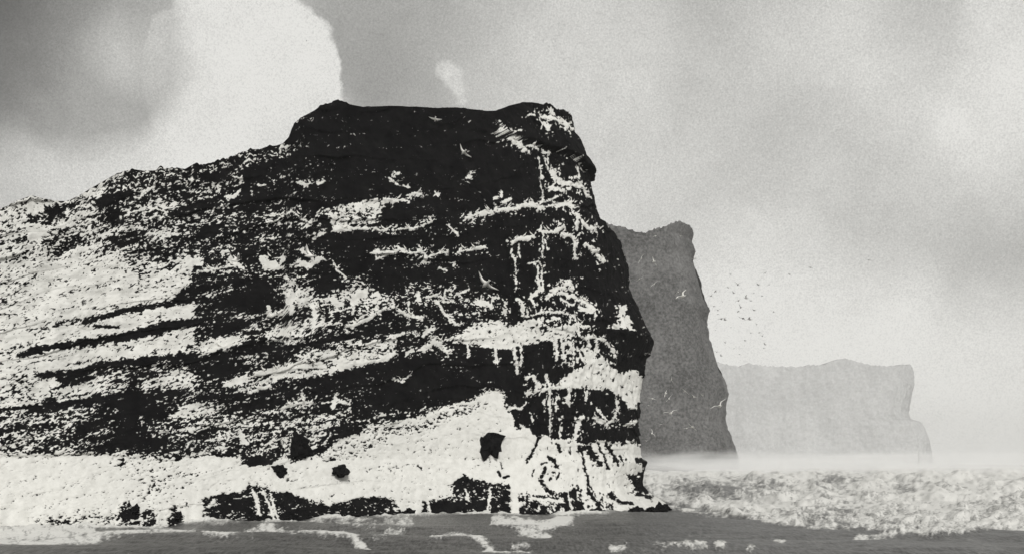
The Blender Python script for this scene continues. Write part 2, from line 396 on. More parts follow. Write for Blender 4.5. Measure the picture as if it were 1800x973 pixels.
# ledges (each a part of its own) and thinner runs of white, as polylines on the face
LEDGES = [
 ([(820, 383), (840, 378), (870, 372), (900, 368), (930, 360), (950, 367)], 10),
 ([(968, 360), (985, 362), (1000, 358), (1006, 370)], 8),
 ([(970, 328), (985, 335), (1000, 332)], 8), ([(1008, 325), (1020, 330), (1028, 342)], 8),
 ([(1012, 378), (1020, 388), (1030, 400), (1047, 408)], 8),
 ([(953, 409), (975, 407), (987, 400)], 10), ([(990, 412), (1005, 415), (1012, 430)], 8),
 ([(898, 426), (910, 420), (925, 422), (935, 416)], 9),
 ([(1028, 430), (1040, 442), (1050, 450), (1056, 460)], 8),
 ([(962, 522), (975, 508), (990, 505), (1005, 495)], 10), ([(990, 512), (1010, 520), (1030, 530), (1046, 542)], 8),
 ([(935, 553), (950, 548), (975, 547), (1010, 552), (1025, 570), (1042, 574)], 4.5),
 
 ([(1030, 593), (1050, 592), (1065, 598), (1078, 612), (1080, 626)], 5),
 ([(925, 690), (955, 685), (970, 682), (992, 678)], 6),
 ([(465, 393), (480, 391), (498, 379), (510, 371), (525, 382), (545, 393), (560, 376), (576, 369)], 4.5),
 ([(585, 405), (620, 402), (660, 402), (672, 406), (686, 400)], 5), ([(690, 406), (712, 402), (728, 402), (742, 397), (756, 390)], 5),
 ([(672, 355), (690, 354), (715, 350), (725, 342), (737, 342)], 5.5),
 ([(656, 442), (688, 445), (700, 438), (712, 443), (727, 446), (737, 440), (747, 446), (748, 458)], 7),
 ([(757, 450), (770, 445), (786, 442)], 5.5), ([(803, 447), (808, 440), (825, 440), (838, 437), (850, 434)], 6.5),
 ([(345, 478), (385, 472), (412, 466)], 5),
 ([(608, 572), (625, 568), (650, 558), (672, 543), (685, 537), (700, 545), (722, 555), (744, 558)], 7),
 ([(752, 522), (765, 518), (776, 520)], 5.5), ([(435, 580), (450, 566), (470, 560), (490, 548)], 4.5),
 ([(745, 612), (760, 600), (775, 605), (786, 616)], 13), ([(450, 657), (480, 652), (520, 645), (570, 640)], 11),
 ([(600, 632), (630, 637), (660, 634), (690, 622)], 9), ([(345, 625), (380, 612), (400, 606)], 6),
 ([(885, 230), (897, 243), (910, 255), (918, 264)], 12), ([(925, 257), (936, 258), (946, 263)], 6),
 ([(955, 202), (964, 206), (980, 213), (998, 223), (1005, 229)], 6.5),
 ([(1045, 735), (1060, 746), (1075, 740), (1082, 726)], 7), ([(1095, 746), (1120, 738)], 4.5),
 ([(440, 690), (455, 682), (475, 678)], 8), ([(498, 716), (520, 708), (548, 705)], 5),
]
STROKES = [
 ([(903, 233), (915, 228)], 4), ([(958, 266), (968, 267), (968, 286)], 3), ([(953, 209), (964, 218), (968, 226)], 7), ([(970, 195), (973, 205)], 6),
 ([(990, 226), (1001, 234)], 3), ([(923, 207), (930, 202), (939, 201)], 3.5), ([(948, 275), (954, 300), (958, 316)], 2.5), ([(959, 275), (970, 300)], 3.2),
 ([(998, 271), (1008, 275), (1016, 290), (1024, 301)], 4), ([(1013, 290), (1014, 316)], 2.2), ([(975, 297), (980, 312), (988, 322), (1002, 323)], 10),
 ([(952, 320), (955, 351)], 4.5), ([(868, 350), (881, 344)], 6), ([(884, 357), (896, 351)], 6), ([(950, 356), (965, 352)], 3.2), ([(970, 350), (977, 345)], 3.5),
 ([(1012, 380), (1011, 402)], 6), ([(1010, 425), (1012, 453)], 5), ([(953, 412), (953, 452)], 3), ([(957, 420), (962, 437)], 2.5),
 ([(900, 432), (898, 446), (906, 458), (907, 490), (908, 509)], 3), ([(910, 430), (912, 452)], 3.2), ([(928, 463), (945, 460), (953, 470), (954, 506)], 3), ([(943, 470), (948, 504)], 5),
 ([(933, 522), (945, 512), (953, 509)], 7.5), ([(935, 526), (941, 537)], 5), ([(1005, 496), (1010, 511)], 6), ([(1024, 540), (1042, 547)], 10), ([(988, 525), (1010, 534)], 4.5),
 ([(910, 525), (918, 531), (920, 552)], 7), ([(927, 541), (928, 556)], 3), ([(870, 608), (873, 638)], 5), ([(904, 608), (908, 640), (910, 656)], 5), ([(916, 608), (915, 641)], 3.5),
 ([(975, 598), (978, 632)], 5), ([(986, 598), (990, 630)], 4.5), ([(1037, 595), (1040, 622)], 4), ([(1050, 595), (1050, 621)], 3.2),
 ([(925, 666), (935, 660), (946, 676), (940, 690)], 6), ([(958, 660), (969, 681)], 6), ([(965, 684), (968, 722)], 6), ([(1003, 680), (998, 707)], 6), ([(1032, 688), (1030, 702)], 6),
 ([(957, 700), (957, 722)], 2.6), ([(980, 695), (978, 722)], 2.6), ([(1010, 778), (1020, 735)], 8), ([(1084, 700), (1088, 722)], 4), ([(1052, 720), (1060, 742)], 5), ([(985, 735), (986, 768)], 2.5),
 ([(968, 730), (968, 765)], 2.5), ([(936, 730), (938, 742)], 4), ([(672, 356), (690, 354)], 8), ([(551, 419), (567, 410)], 6), ([(658, 441), (665, 455), (676, 450), (681, 445), (666, 437), (658, 441)], 3),
 ([(585, 458), (595, 475), (609, 489)], 3.2), ([(460, 455), (465, 468), (488, 470)], 15), ([(490, 465), (497, 452)], 7), ([(526, 460), (540, 469), (552, 460), (564, 455)], 11),
 ([(528, 438), (534, 445), (548, 454)], 6), ([(404, 453), (414, 461), (424, 470)], 9), ([(332, 462), (350, 460)], 14), ([(500, 487), (514, 499)], 6), ([(468, 538), (475, 556)], 6),
 ([(508, 520), (512, 550)], 9), ([(548, 535), (556, 545), (553, 556)], 11), ([(580, 525), (592, 535), (600, 535)], 10), ([(622, 528), (634, 517), (644, 514)], 16), ([(622, 528), (620, 550)], 5),
 ([(655, 520), (662, 512), (668, 522), (660, 528)], 5), ([(718, 530), (720, 552)], 4.5), ([(737, 515), (736, 527)], 8), ([(765, 525), (780, 546), (803, 568)], 4.2), ([(781, 521), (785, 508), (795, 511), (801, 504)], 3.2),
 ([(800, 518), (822, 509)], 4.5), ([(838, 532), (856, 532)], 13), ([(863, 537), (866, 523), (877, 521)], 5), ([(888, 533), (889, 556)], 6), ([(683, 591), (700, 589), (708, 583)], 6), ([(748, 581), (762, 576)], 9),
 ([(714, 621), (727, 615)], 7), ([(690, 664), (705, 670), (721, 657)], 3), ([(688, 311), (701, 304)], 3), ([(683, 312), (700, 325), (719, 330)], 3), ([(764, 336), (770, 346)], 3), ([(787, 395), (796, 404), (806, 415)], 4),
 ([(823, 310), (828, 306)], 5), ([(524, 322), (540, 327)], 5), ([(560, 325), (566, 320)], 4), ([(400, 345), (412, 346), (422, 335)], 6), ([(410, 310), (424, 316)], 4.5), ([(775, 470), (787, 474)], 3.5), ([(800, 466), (801, 460)], 4),
 ([(490, 262), (503, 258)], 6), ([(578, 548), (620, 540)], 3), ([(585, 715), (590, 700), (606, 708)], 8), ([(427, 765), (433, 778)], 11), ([(305, 730), (340, 715)], 6), ([(535, 702), (530, 690)], 5), ([(825, 620), (822, 600)], 5),
 ([(858, 690), (848, 702), (880, 700)], 10), ([(892, 712), (914, 718), (925, 708)], 4), ([(445, 862), (452, 885), (458, 925)], 6), ([(462, 862), (475, 890), (484, 920)], 5), ([(475, 868), (482, 895), (496, 930)], 5.5),
 ([(703, 884), (722, 905)], 5), ([(752, 880), (764, 920)], 4), ([(736, 890), (742, 915)], 5), ([(905, 835), (905, 905)], 13), ([(1026, 855), (1036, 910)], 7), ([(1040, 855), (1050, 912)], 6), ([(1062, 860), (1068, 905)], 5), ([(1000, 862), (1004, 900)], 4), ([(862, 860), (858, 900)], 4),
 ([(930, 875), (990, 880)], 6), ([(370, 890), (378, 880)], 8), ([(820, 860), (824, 880)], 4),
]
BLACKS = [
 ([(150, 566), (185, 556), (220, 545), (260, 540), (340, 526)], 9), ([(165, 572), (210, 575)], 7), ([(40, 624), (75, 613), (120, 606), (170, 598), (210, 590), (250, 580), (285, 572), (345, 567)], 13), ([(200, 596), (255, 586)], 12),
 ([(70, 660), (130, 655), (180, 640), (240, 634), (345, 625)], 13), ([(95, 684), (140, 668), (170, 662)], 6), ([(0, 718), (100, 710), (180, 700), (230, 690)], 8),
 ([(345, 634), (420, 622), (500, 610), (560, 603)], 9), ([(500, 612), (560, 600), (640, 586), (740, 575)], 9), ([(340, 588), (470, 562)], 3), ([(590, 660), (700, 640), (760, 628)], 14),
 ([(925, 728), (936, 744), (948, 768), (942, 785), (934, 798), (927, 810)], 6.5), ([(940, 745), (947, 760)], 7), ([(966, 803), (976, 808), (979, 820)], 8), ([(974, 836), (968, 842)], 5), ([(952, 814), (960, 812)], 5), ([(958, 822), (955, 834), (951, 842)], 7), ([(950, 842), (956, 852), (962, 862), (972, 866)], 8), ([(985, 826), (980, 842)], 4), ([(940, 824), (936, 836)], 3),
 ([(1022, 785), (1026, 800), (1030, 825), (1034, 850), (1042, 862)], 5), ([(1020, 788), (1034, 788)], 12), ([(1036, 792), (1054, 816)], 11), ([(1050, 780), (1060, 800), (1069, 822)], 5), ([(1064, 780), (1078, 800), (1084, 814)], 8), ([(1112, 838), (1126, 858)], 18), ([(1120, 808), (1132, 810)], 12),
 ([(905, 725), (912, 752)], 10), ([(881, 814), (883, 822)], 4), ([(886, 838), (893, 836)], 5), ([(876, 830), (879, 834)], 5), ([(980, 780), (986, 790)], 8), ([(1004, 786), (1002, 800)], 4), ([(1088, 800), (1096, 815)], 4), ([(1035, 862), (1048, 880)], 8), ([(1010, 860), (1016, 892)], 8), ([(992, 868), (1000, 895)], 8),
 ([(565, 778), (574, 768), (576, 754)], 5), ([(428, 802), (445, 806), (468, 808)], 9), ([(310, 808), (320, 800)], 6), ([(735, 818), (742, 824)], 4), ([(1085, 880), (1108, 884)], 8), ([(1120, 868), (1145, 874)], 7), ([(1160, 893), (1172, 888)], 8),
]
lab = np.zeros(SH, np.int32)
led = np.zeros(SH)
GAP = smooth(.30, .12, fbm(PP / 9, QQ / 5, 301, 3, .8))
for pts, w in LEDGES + STROKES:                      # thin spatter round each run of white
    sl, m = stroke_mask(pts, w * 2.6 + 5)
    white[sl] = np.maximum(white[sl], np.clip((.20 * m - RANK[sl]) / .16 + .5, 0, 1) * m)
for i, (pts, w) in enumerate(LEDGES):
    sl, m = stroke_mask(pts, w); m = m * (0.25 + 0.75 * GAP[sl]); white[sl] = np.maximum(white[sl], m)
    lab[sl] = np.where(m > 0.5, i + 2, lab[sl]); led[sl] = np.maximum(led[sl], m)
for pts, w in STROKES:
    sl, m = stroke_mask(pts, w); white[sl] = np.maximum(white[sl], m)
for pts, w in BLACKS:
    sl, m = stroke_mask(pts, w); white[sl] = np.minimum(white[sl], 1 - m)
sl, m = poly_mask(APRON, 1.0)
lab[sl] = np.where((m > 0.5) & (lab[sl] == 0), 1, lab[sl])

def sample(img, p, q):
    x = np.clip(p - P0, 0, SH[1] - 1.001); y = np.clip(q - Q0, 0, SH[0] - 1.001)
    xi = x.astype(int); yi = y.astype(int); fx = x - xi; fy = y - yi
    return (img[yi, xi] * (1 - fx) + img[yi, xi + 1] * fx) * (1 - fy) + (img[yi + 1, xi] * (1 - fx) + img[yi + 1, xi + 1] * fx) * fy

# ------------------------------------------------------------------ the headland's form
CRADIUS, DEPTH = 32.0, 42.0
def yface(x, z):
    zz = np.maximum(z, 0)
    return 228.0 - 0.85 * 5.0 * np.log1p(np.exp(np.clip(-(x + 8) / 5.0, -40, 40))) + 0.45 * np.minimum(zz, 11) + 0.10 * np.maximum(zz - 11, 0)
R_Q = np.array([150, 188, 200, 215, 240, 262, 272, 300, 318, 324, 345, 385, 408, 420, 440, 470, 520, 560, 590, 608, 640, 700, 760, 800, 812, 830, 850, 862, 876, 890, 905, 960.])
R_P = np.array([985, 992, 1003, 1010, 1013, 1016, 1026, 1040, 1048, 1033, 1038, 1048, 1056, 1078, 1090, 1098, 1102, 1118, 1136, 1144, 1130, 1124, 1120, 1122, 1132, 1127, 1126, 1135, 1158, 1180, 1180, 1180.])
_yR = 228.0 + DEPTH
def xright(z):
    y = yface(np.full_like(z, 10.0), z) + DEPTH
    q = HZ - F * (z - EYE) / y
    return (np.interp(q, R_Q, R_P) - CX) / F * y
def ywhole(x, z):
    xr = xright(z)
    s = np.clip((x - (xr - CRADIUS)) / CRADIUS, 0, 1)
    return yface(x, z) + DEPTH * (1 - np.sqrt(1 - s * s))
CREST = np.array([(-700, 470), (-300, 420), (0, 368), (20, 362), (40, 354), (60, 349), (90, 350), (112, 354), (130, 352), (150, 340), (175, 324), (200, 308), (225, 302), (245, 303), (262, 308), (280, 299),
                  (300, 298), (330, 300), (345, 290), (372, 286), (395, 281), (420, 270), (440, 263), (462, 262), (480, 261), (492, 258), (502, 252), (508, 234), (516, 218), (535, 207), (552, 196), (566, 184), (580, 181),
                  (592, 177), (604, 181), (618, 187), (700, 188), (800, 189), (830, 191), (872, 195), (890, 188), (915, 181), (945, 180), (966, 184), (980, 194), (992, 197), (1004, 203), (1012, 218), (1040, 230)], dtype=np.float64)
cp, cq = CREST[:, 0], CREST[:, 1]
y = np.full(len(cp), 230.0)
for _ in range(60):
    x = (cp - CX) / F * y; z = EYE - (cq - HZ) / F * y
    y = 0.5 * y + 0.5 * ywhole(x, z)
CRX, CRZ = x.copy(), z.copy()
order = np.argsort(CRX); CRX, CRZ = CRX[order], CRZ[order]

NF, NR, NV = 680, 250, 560
uf = np.concatenate([np.linspace(0, 0.16, 30, endpoint=False) ** 1.0, np.linspace(0.16, 1, NF)])   # 0..1 along the wall
th = np.linspace(0, math.pi / 2, NR + 1)[1:]
ZB = -3.0
t = np.linspace(0, 1, NV)[:, None] * np.ones((1, len(uf) + NR))
XL = -118.0
X = np.concatenate([np.interp(uf, [0, 1], [XL, -10]), np.linspace(-9.9, 20, NR)])[None, :] * np.ones((NV, 1))
Z = ZB + t * 60
for _ in range(40):
    xr = xright(Z)
    Xn = np.concatenate([XL + uf[None, :] * (xr[:, :len(uf)] - CRADIUS - XL), xr[:, len(uf):] - CRADIUS + CRADIUS * np.sin(th)[None, :]], axis=1)
    Zn = ZB + t * (np.interp(Xn, CRX, CRZ) - ZB)
    X = 0.5 * X + 0.5 * Xn; Z = 0.5 * Z + 0.5 * Zn
TH = np.concatenate([np.zeros(len(uf)), th])[None, :] * np.ones((NV, 1))
sgm = 1 / (1 + np.exp(np.clip((X + 8) / 5.0, -40, 40)))
Y = yface(X, Z) + DEPTH * (1 - np.cos(TH))
PV = CX + F * X / Y; QV = HZ - F * (Z - EYE) / Y
G = sample(white, PV, QV)
LED = sample(led, PV, QV)
SV = sample(STR, PV, QV)
arc = X + TH * 25
# relief: bedding steps, buttresses, blocky fractures and guano crust
bed = SV / 47.0 + 1.1 * fbm(arc / 30, Z / 18, 71, 4)
fr = bed - np.floor(bed)
step = (fr ** 2.2) - 0.35
disp = 0.55 * step * (0.15 + 0.85 * smooth(-.1, .35, fbm(arc / 25, Z / 12, 70, 2))) + 1.7 * fbm(arc / 17, Z / 26, 72, 3) + 0.8 * fbm(arc / 5, Z / 8, 74, 3) + 0.35 * fbm(arc / 1.6, Z / 1.6, 77, 3)
disp += smooth(9, 0, Z) * 2.6 * fbm(arc / 7, Z * 0 + .5, 88, 4, .6)
APR = sample(np.where(lab == 1, 1.0, 0.0), PV, QV)
disp = disp * (1 - 0.55 * APR)
disp += 0.22 * LED + 0.04 * G
disp += -0.25 * (1 - G) * APR
edge_fade = 1.0
nx = np.sin(TH); ny = -np.cos(TH)
tx = nx + 0.5 * sgm; ty = ny * (1 - 0.2 * sgm)
ln = np.hypot(tx, ty)
XD = X + disp * tx / ln; YD = Y + disp * ty / ln
crag = np.abs(perlin(arc / 0.9, arc * 0 + 3.3, 81)) * 0.9 + 0.5 * perlin(arc / 3.1, arc * 0 + 1.3, 82)
ZD = Z + crag * smooth(0.9, 1.0, t) * np.where((PV > 625) & (PV < 960), 0.15, 0.8)

nc = X.shape[1]
V = np.stack([XD, YD, ZD], -1).reshape(-1, 3)
idx = np.arange(NV * nc).reshape(NV, nc)
quads = np.stack([idx[:-1, :-1], idx[:-1, 1:], idx[1:, 1:], idx[1:, :-1]], -1).reshape(-1, 4)
pc = PV.ravel()[quads].mean(1); qc = QV.ravel()[quads].mean(1)
fl = lab[np.clip((qc - Q0 + .5).astype(int), 0, SH[0] - 1), np.clip((pc - P0 + .5).astype(int), 0, SH[1] - 1)]
Gf = G.ravel()

head = empty('headland', (-30, 215, 0))
tag(head, 'tall black sea cliff headland streaked and speckled with white guano on its ledges', 'headland')
inv = Vector((-30, 215, 0))
V0 = V - np.array(inv)[None, :]
def cut(name, sel):
    f = quads[sel]
    if len(f) == 0: return None
    u, ivx = np.unique(f, return_inverse=True)
    return mesh_obj(name, V0[u], ivx.reshape(f.shape), M_ROCK, head, True, ('guano', Gf[u]))
cut('rock_face', fl == 0)
tag(cut('guano_apron', fl == 1), 'white guano-covered slope at the foot of the dark cliff')
for i in range(len(LEDGES)):
    if (fl == i + 2).sum() > 6: cut('ledge', fl == i + 2)
# back of the headland and its turf top, coarser
ci = np.unique(np.concatenate([np.arange(0, nc, 10), [nc - 1]])); ri = np.unique(np.concatenate([np.arange(0, NV, 14), [NV - 1]]))
XB, ZBk, THB = XD[np.ix_(ri, ci)], ZD[np.ix_(ri, ci)], TH[np.ix_(ri, ci)]
YB = yface(XB, ZBk) + DEPTH * (1 + np.cos(THB)) + 2.5 * fbm(XB / 12, ZBk / 12, 91, 3)
YB[:, -1] = YD[np.ix_(ri, ci)][:, -1]
XB = XB - 0.35 * np.cos(THB) * DEPTH * 0.2
ib = np.arange(XB.size).reshape(XB.shape)
qb = np.stack([ib[:-1, 1:], ib[:-1, :-1], ib[1:, :-1], ib[1:, 1:]], -1).reshape(-1, 4)
vb = np.stack([XB, YB, ZBk], -1).reshape(-1, 3) - np.array(inv)
gb = 0.25 + 0.5 * fbm(XB / 9, ZBk / 5, 93, 3)
mesh_obj('back_face', vb, qb, M_ROCK, head, True, ('guano', gb.ravel()))
ft = np.stack([XD[-1, ci], YD[-1, ci], ZD[-1, ci]], -1); bt = np.stack([XB[-1], YB[-1], ZBk[-1]], -1)
K = 9
tops = []
for k in range(K):
    a = k / (K - 1); r_ = ft * (1 - a) + bt * a
    r_[:, 2] += (-3.0 * math.sin(a * math.pi) + 0.4 * fbm(r_[:, 0] / 4, r_[:, 1] / 4, 95, 2) * math.sin(a * math.pi))
    tops.append(r_)
tops = np.array(tops); it = np.arange(K * len(ci)).reshape(K, len(ci))
qt = np.stack([it[:-1, :-1], it[:-1, 1:], it[1:, 1:], it[1:, :-1]], -1).reshape(-1, 4)
mesh_obj('turf_top', tops.reshape(-1, 3) - np.array(inv), qt, M_DARK, head)

# surface lookups for things that rest on the headland
def on_face(p, q):
    d = (PV - p) ** 2 + (QV - q) ** 2
    i = np.unravel_index(np.argmin(d), d.shape)
    return Vector((XD[i], YD[i], ZD[i])), Vector((tx[i] / ln[i], ty[i] / ln[i], 0))

# ------------------------------------------------------------------ farther cliffs
def far_cliff(name, crest, right, dist, depth, rad, xl_p, mat, rough, nu, nv, label, cat, seed):
    crest = np.array(crest, float); right = np.array(right, float)
    dc = dist + 0.12 * (HZ - crest[:, 1]) / F * dist + 0.35 * depth * (crest[:, 0] > right[0, 0] - 40)
    cx_ = (crest[:, 0] - CX) / F * dc; cz_ = EYE - (crest[:, 1] - HZ) / F * dc
    dr = dist + 0.62 * depth + 0.12 * (HZ - right[:, 1]) / F * dist
    rz_ = (EYE - (right[:, 1] - HZ) / F * dr)[::-1]; rx_ = ((right[:, 0] - CX) / F * dr)[::-1]
    xl = (xl_p - CX) / F * dist
    nr = nu // 2
    uf = np.linspace(0, 1, nu); th = np.linspace(0, math.pi / 2, nr + 1)[1:]
    t = np.linspace(0, 1, nv)[:, None] * np.ones((1, nu + nr))
    zb = -0.01 * dist
    Z = zb + t * cz_.mean()
    for _ in range(40):
        xr = np.interp(Z, rz_, rx_)
        X = np.concatenate([xl + uf[None, :] * (xr[:, :nu] - rad - xl), xr[:, nu:] - rad + rad * np.sin(th)[None, :]], 1)
        Z = 0.5 * Z + 0.5 * (zb + t * (np.interp(X, cx_, cz_) - zb))
    TH = np.concatenate([np.zeros(nu), th])[None, :] * np.ones((nv, 1))
    a = X + TH * rad * 0.8
    s = rough
    disp = s * (1.6 * fbm(a / (s * 9), Z / (s * 26), seed, 4, .55) + 0.7 * fbm(a / (s * 2.5), Z / (s * 3.5), seed + 5, 3, .6))
    Yf = dist + depth * (1 - np.cos(TH)) + 0.12 * np.maximum(Z, 0)
    XF = X + disp * np.sin(TH); YF = Yf - disp * np.cos(TH)
    ZF = Z + smooth(.93, 1, t) * s * (0.55 * perlin(a / (s * 1.3), a * 0 + 2.2, seed + 9) + 0.4 * perlin(a / (s * .55), a * 0 + 5.2, seed + 10))
    Yb = dist + depth * (1 + np.cos(TH)) - disp * 0
    nc = nu + nr
    fv = np.stack([XF, YF, ZF], -1); bv = np.stack([XF, Yb, ZF], -1)
    org = np.array([(right[0, 0] - CX) / F * dist, dist, 0.0])
    root = empty(name, org)
    def sheet(nm, g, flip=False):
        r, c = g.shape[:2]; i0 = np.arange(r * c).reshape(r, c)
        q = np.stack([i0[:-1, :-1], i0[:-1, 1:], i0[1:, 1:], i0[1:, :-1]], -1).reshape(-1, 4)
        mesh_obj(nm, g.reshape(-1, 3) - org, q[:, ::-1] if flip else q, mat, root)
    sheet('cliff_face', fv)
    sheet('back_face', np.concatenate([bv, fv[:, -1:]], 1), True)
    sheet('summit', np.stack([fv[-1] * (1 - k) + bv[-1] * k for k in np.linspace(0, 1, 5)]))
    return tag(root, label, cat)

STACK_D, ISLE_D = 1500.0, 5000.0
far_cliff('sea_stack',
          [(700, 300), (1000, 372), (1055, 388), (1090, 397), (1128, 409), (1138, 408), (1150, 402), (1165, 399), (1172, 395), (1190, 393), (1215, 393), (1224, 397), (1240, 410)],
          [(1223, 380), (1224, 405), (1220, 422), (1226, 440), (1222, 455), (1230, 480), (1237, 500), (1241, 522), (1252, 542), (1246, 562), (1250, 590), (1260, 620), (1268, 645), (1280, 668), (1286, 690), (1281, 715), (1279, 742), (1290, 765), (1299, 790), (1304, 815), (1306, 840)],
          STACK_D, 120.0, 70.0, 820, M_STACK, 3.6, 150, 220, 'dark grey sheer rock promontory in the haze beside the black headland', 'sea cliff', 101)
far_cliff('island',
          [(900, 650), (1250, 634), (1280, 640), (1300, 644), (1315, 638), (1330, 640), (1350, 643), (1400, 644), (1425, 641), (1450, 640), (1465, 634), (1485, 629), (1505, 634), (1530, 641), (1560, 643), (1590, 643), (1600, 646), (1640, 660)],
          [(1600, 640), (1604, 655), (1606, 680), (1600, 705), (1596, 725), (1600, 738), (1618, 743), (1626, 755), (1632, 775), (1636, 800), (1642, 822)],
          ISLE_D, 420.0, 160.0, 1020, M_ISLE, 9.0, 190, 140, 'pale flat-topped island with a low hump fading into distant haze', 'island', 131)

# ------------------------------------------------------------------ sea
SP = np.concatenate([np.arange(-500, -20, 12.0), np.arange(-20, 1820, 2.6), np.arange(1820, 2301, 12.0)])
SQ = np.concatenate([np.linspace(1150, 985, 24, endpoint=False), np.linspace(985, 900, 170, endpoint=False), np.linspace(900, 838, 130, endpoint=False), np.linspace(838, 819, 50)])
SPg, SQg = np.meshgrid(SP, SQ)
SD = EYE * F / (SQg - HZ)
SX = (SPg - CX) / F * SD
fo = np.zeros(SPg.shape)
def ell(p, q, a, b): return np.exp(-(((SPg - p) / a) ** 2 + ((SQg - q) / b) ** 2))
low = np.interp(SPg, [-500, 1120, 1180, 1280, 1350, 1400, 1500, 1600, 1650, 1720, 1800, 2300], [700, 860, 886, 903, 922, 924, 934, 940, 943, 936, 931, 930])
low = low + 5 * fbm(SPg / 45, SPg * 0 + .7, 201, 4)
surf = smooth(3, -3, SQg - low)
dsurf = 0.80 + .25 * smooth(850, 828, SQg) - 0.55 * ell(1250, 862, 85, 14) + 0.2 * ell(1350, 893, 110, 12) - 0.28 * ell(1450, 905, 60, 16) - 0.2 * ell(1520, 925, 90, 10) - 0.25 * ell(1480, 840, 50, 9) + .2 * ell(1600, 880, 70, 10) + .25 * ell(1740, 850, 80, 22) - .3 * ell(1590, 862, 20, 6) - .25 * ell(1680, 858, 25, 6) + .2 * ell(1250, 826, 70, 8)
fo = surf * np.clip(dsurf, 0, 1)
far_left = (SPg < 1130) * smooth(870, 850, SQg); fo = np.maximum(fo, far_left * .5)
def foam_line(pts, w, v=1.0):
    global fo
    d = np.full(SPg.shape, 1e9)
    wx = SPg + 7 * fbm(SPg / 22, SQg / 9, 221, 3); wy = SQg + 3.0 * fbm(SPg / 24, SQg / 9, 222, 3)
    for (ax, ay), (bx, by) in zip(pts[:-1], pts[1:]):
        L2 = (bx - ax) ** 2 + (by - ay) ** 2
        tt = np.clip(((wx - ax) * (bx - ax) + (wy - ay) * (by - ay)) / L2, 0, 1)
        d = np.minimum(d, np.hypot(wx - ax - tt * (bx - ax), wy - ay - tt * (by - ay)))
    fo = np.maximum(fo, v * smooth(w * .5 + 6, w * .5 - 5, d))
foam_line([(-300, 960), (0, 952), (80, 950), (170, 944)], 16, .9)
foam_line([(170, 940), (260, 936), (340, 934)], 8, .9)
foam_line([(-300, 945), (0, 938), (160, 936)], 16, .95)
foam_line([(560, 915), (640, 918), (720, 915)], 16, .52)
foam_line([(700, 930), (660, 945)], 14, .5)
foam_line([(360, 936), (390, 942), (430, 934), (470, 926), (500, 934), (560, 936), (600, 935), (622, 946), (645, 964)], 8, 1.0)
foam_line([(560, 936), (600, 940)], 10, 1.0)
foam_line([(690, 936), (720, 924)], 10, .55)
foam_line([(760, 946), (790, 938), (815, 938), (840, 948), (866, 964)], 9, .9)
foam_line([(848, 969), (900, 968), (930, 967)], 4, 1.0); foam_line([(900, 960), (925, 958)], 4, .9)
foam_line([(870, 916), (920, 922), (960, 925), (1000, 912)], 17, 1.0); foam_line([(920, 934), (960, 938)], 12, 1.0)
foam_line([(1075, 961), (1100, 960)], 4, 1.0); foam_line([(1150, 958), (1240, 957)], 2.5, .8); foam_line([(1262, 958), (1270, 958)], 5, 1.0); foam_line([(1318, 962), (1324, 962)], 4, .9); foam_line([(1364, 954), (1378, 953)], 4, 1.0)
foam_line([(1505, 943), (1540, 941), (1580, 938), (1640, 936)], 4, .9)
foam_line([(1180, 892), (1240, 900), (1330, 908)], 5, .8)
fn = fbm(SPg / 13, SQg / 5, 231, 4, .95) * .8 + fbm(SPg / 60, SQg / 14, 235, 3, .6) * .35
FO = np.clip((fo - 0.5 - fn * 1.3 * (fo > 0.02)) * 0.95 + 0.5, 0, 1) * (fo > 0.02)
shore = SD - yface(SX, SX * 0) - np.where(SX > -4, 42 * (1 - np.sqrt(1 - np.clip((SX + 6) / 42, 0, .999) ** 2)), 0)
wash = smooth(-15, -5, shore) * smooth(6, 2, shore) * np.clip(.62 + 1.6 * fbm(SX / 9, SD / 9, 261, 3), 0, 1) * (SX < 38)
FO = np.maximum(FO, np.clip(wash * 1.1 - .55 * fn - .1, 0, 1))
FO = np.maximum(FO, np.clip(.10 + .5 * fbm(SPg / 120, SQg / 10, 271, 4, .7), 0, .42))
amp = np.clip(180.0 / SD, 0.15, 1.0)
swell = 0.34 * np.sin((SX * 0.25 + SD * 0.97) / 4.4 + 2.2 * fbm(SX / 40, SD / 40, 241, 2)) + 0.30 * fbm(SX / 11, SD / 8, 242, 3) + 0.10 * fbm(SX / 2.5, SD / 2.5, 245, 2)
lump = FO * (0.12 + 0.3 * np.abs(fbm(SX / 6, SD / 14, 251, 4, .6)))
lump += surf * np.clip(SD / 170, 0.4, 5.0) * 1.9 * np.clip(fbm(SPg / 70, SQg / 11, 255, 4, .55) + 0.12, 0, 1)
lump += wash * (0.3 + 1.1 * np.abs(fbm(SX / 3, SD / 3, 263, 3)))
SZ = swell * amp + lump * smooth(4500, 1500, SD)
rows, cols = SPg.shape
vs = np.stack([SX, SD, SZ], -1).reshape(-1, 3)
ii = np.arange(rows * cols).reshape(rows, cols)
fs = [np.stack([ii[:-1, :-1], ii[:-1, 1:], ii[1:, 1:], ii[1:, :-1]], -1).reshape(-1, 4)]
fov = FO.ravel()
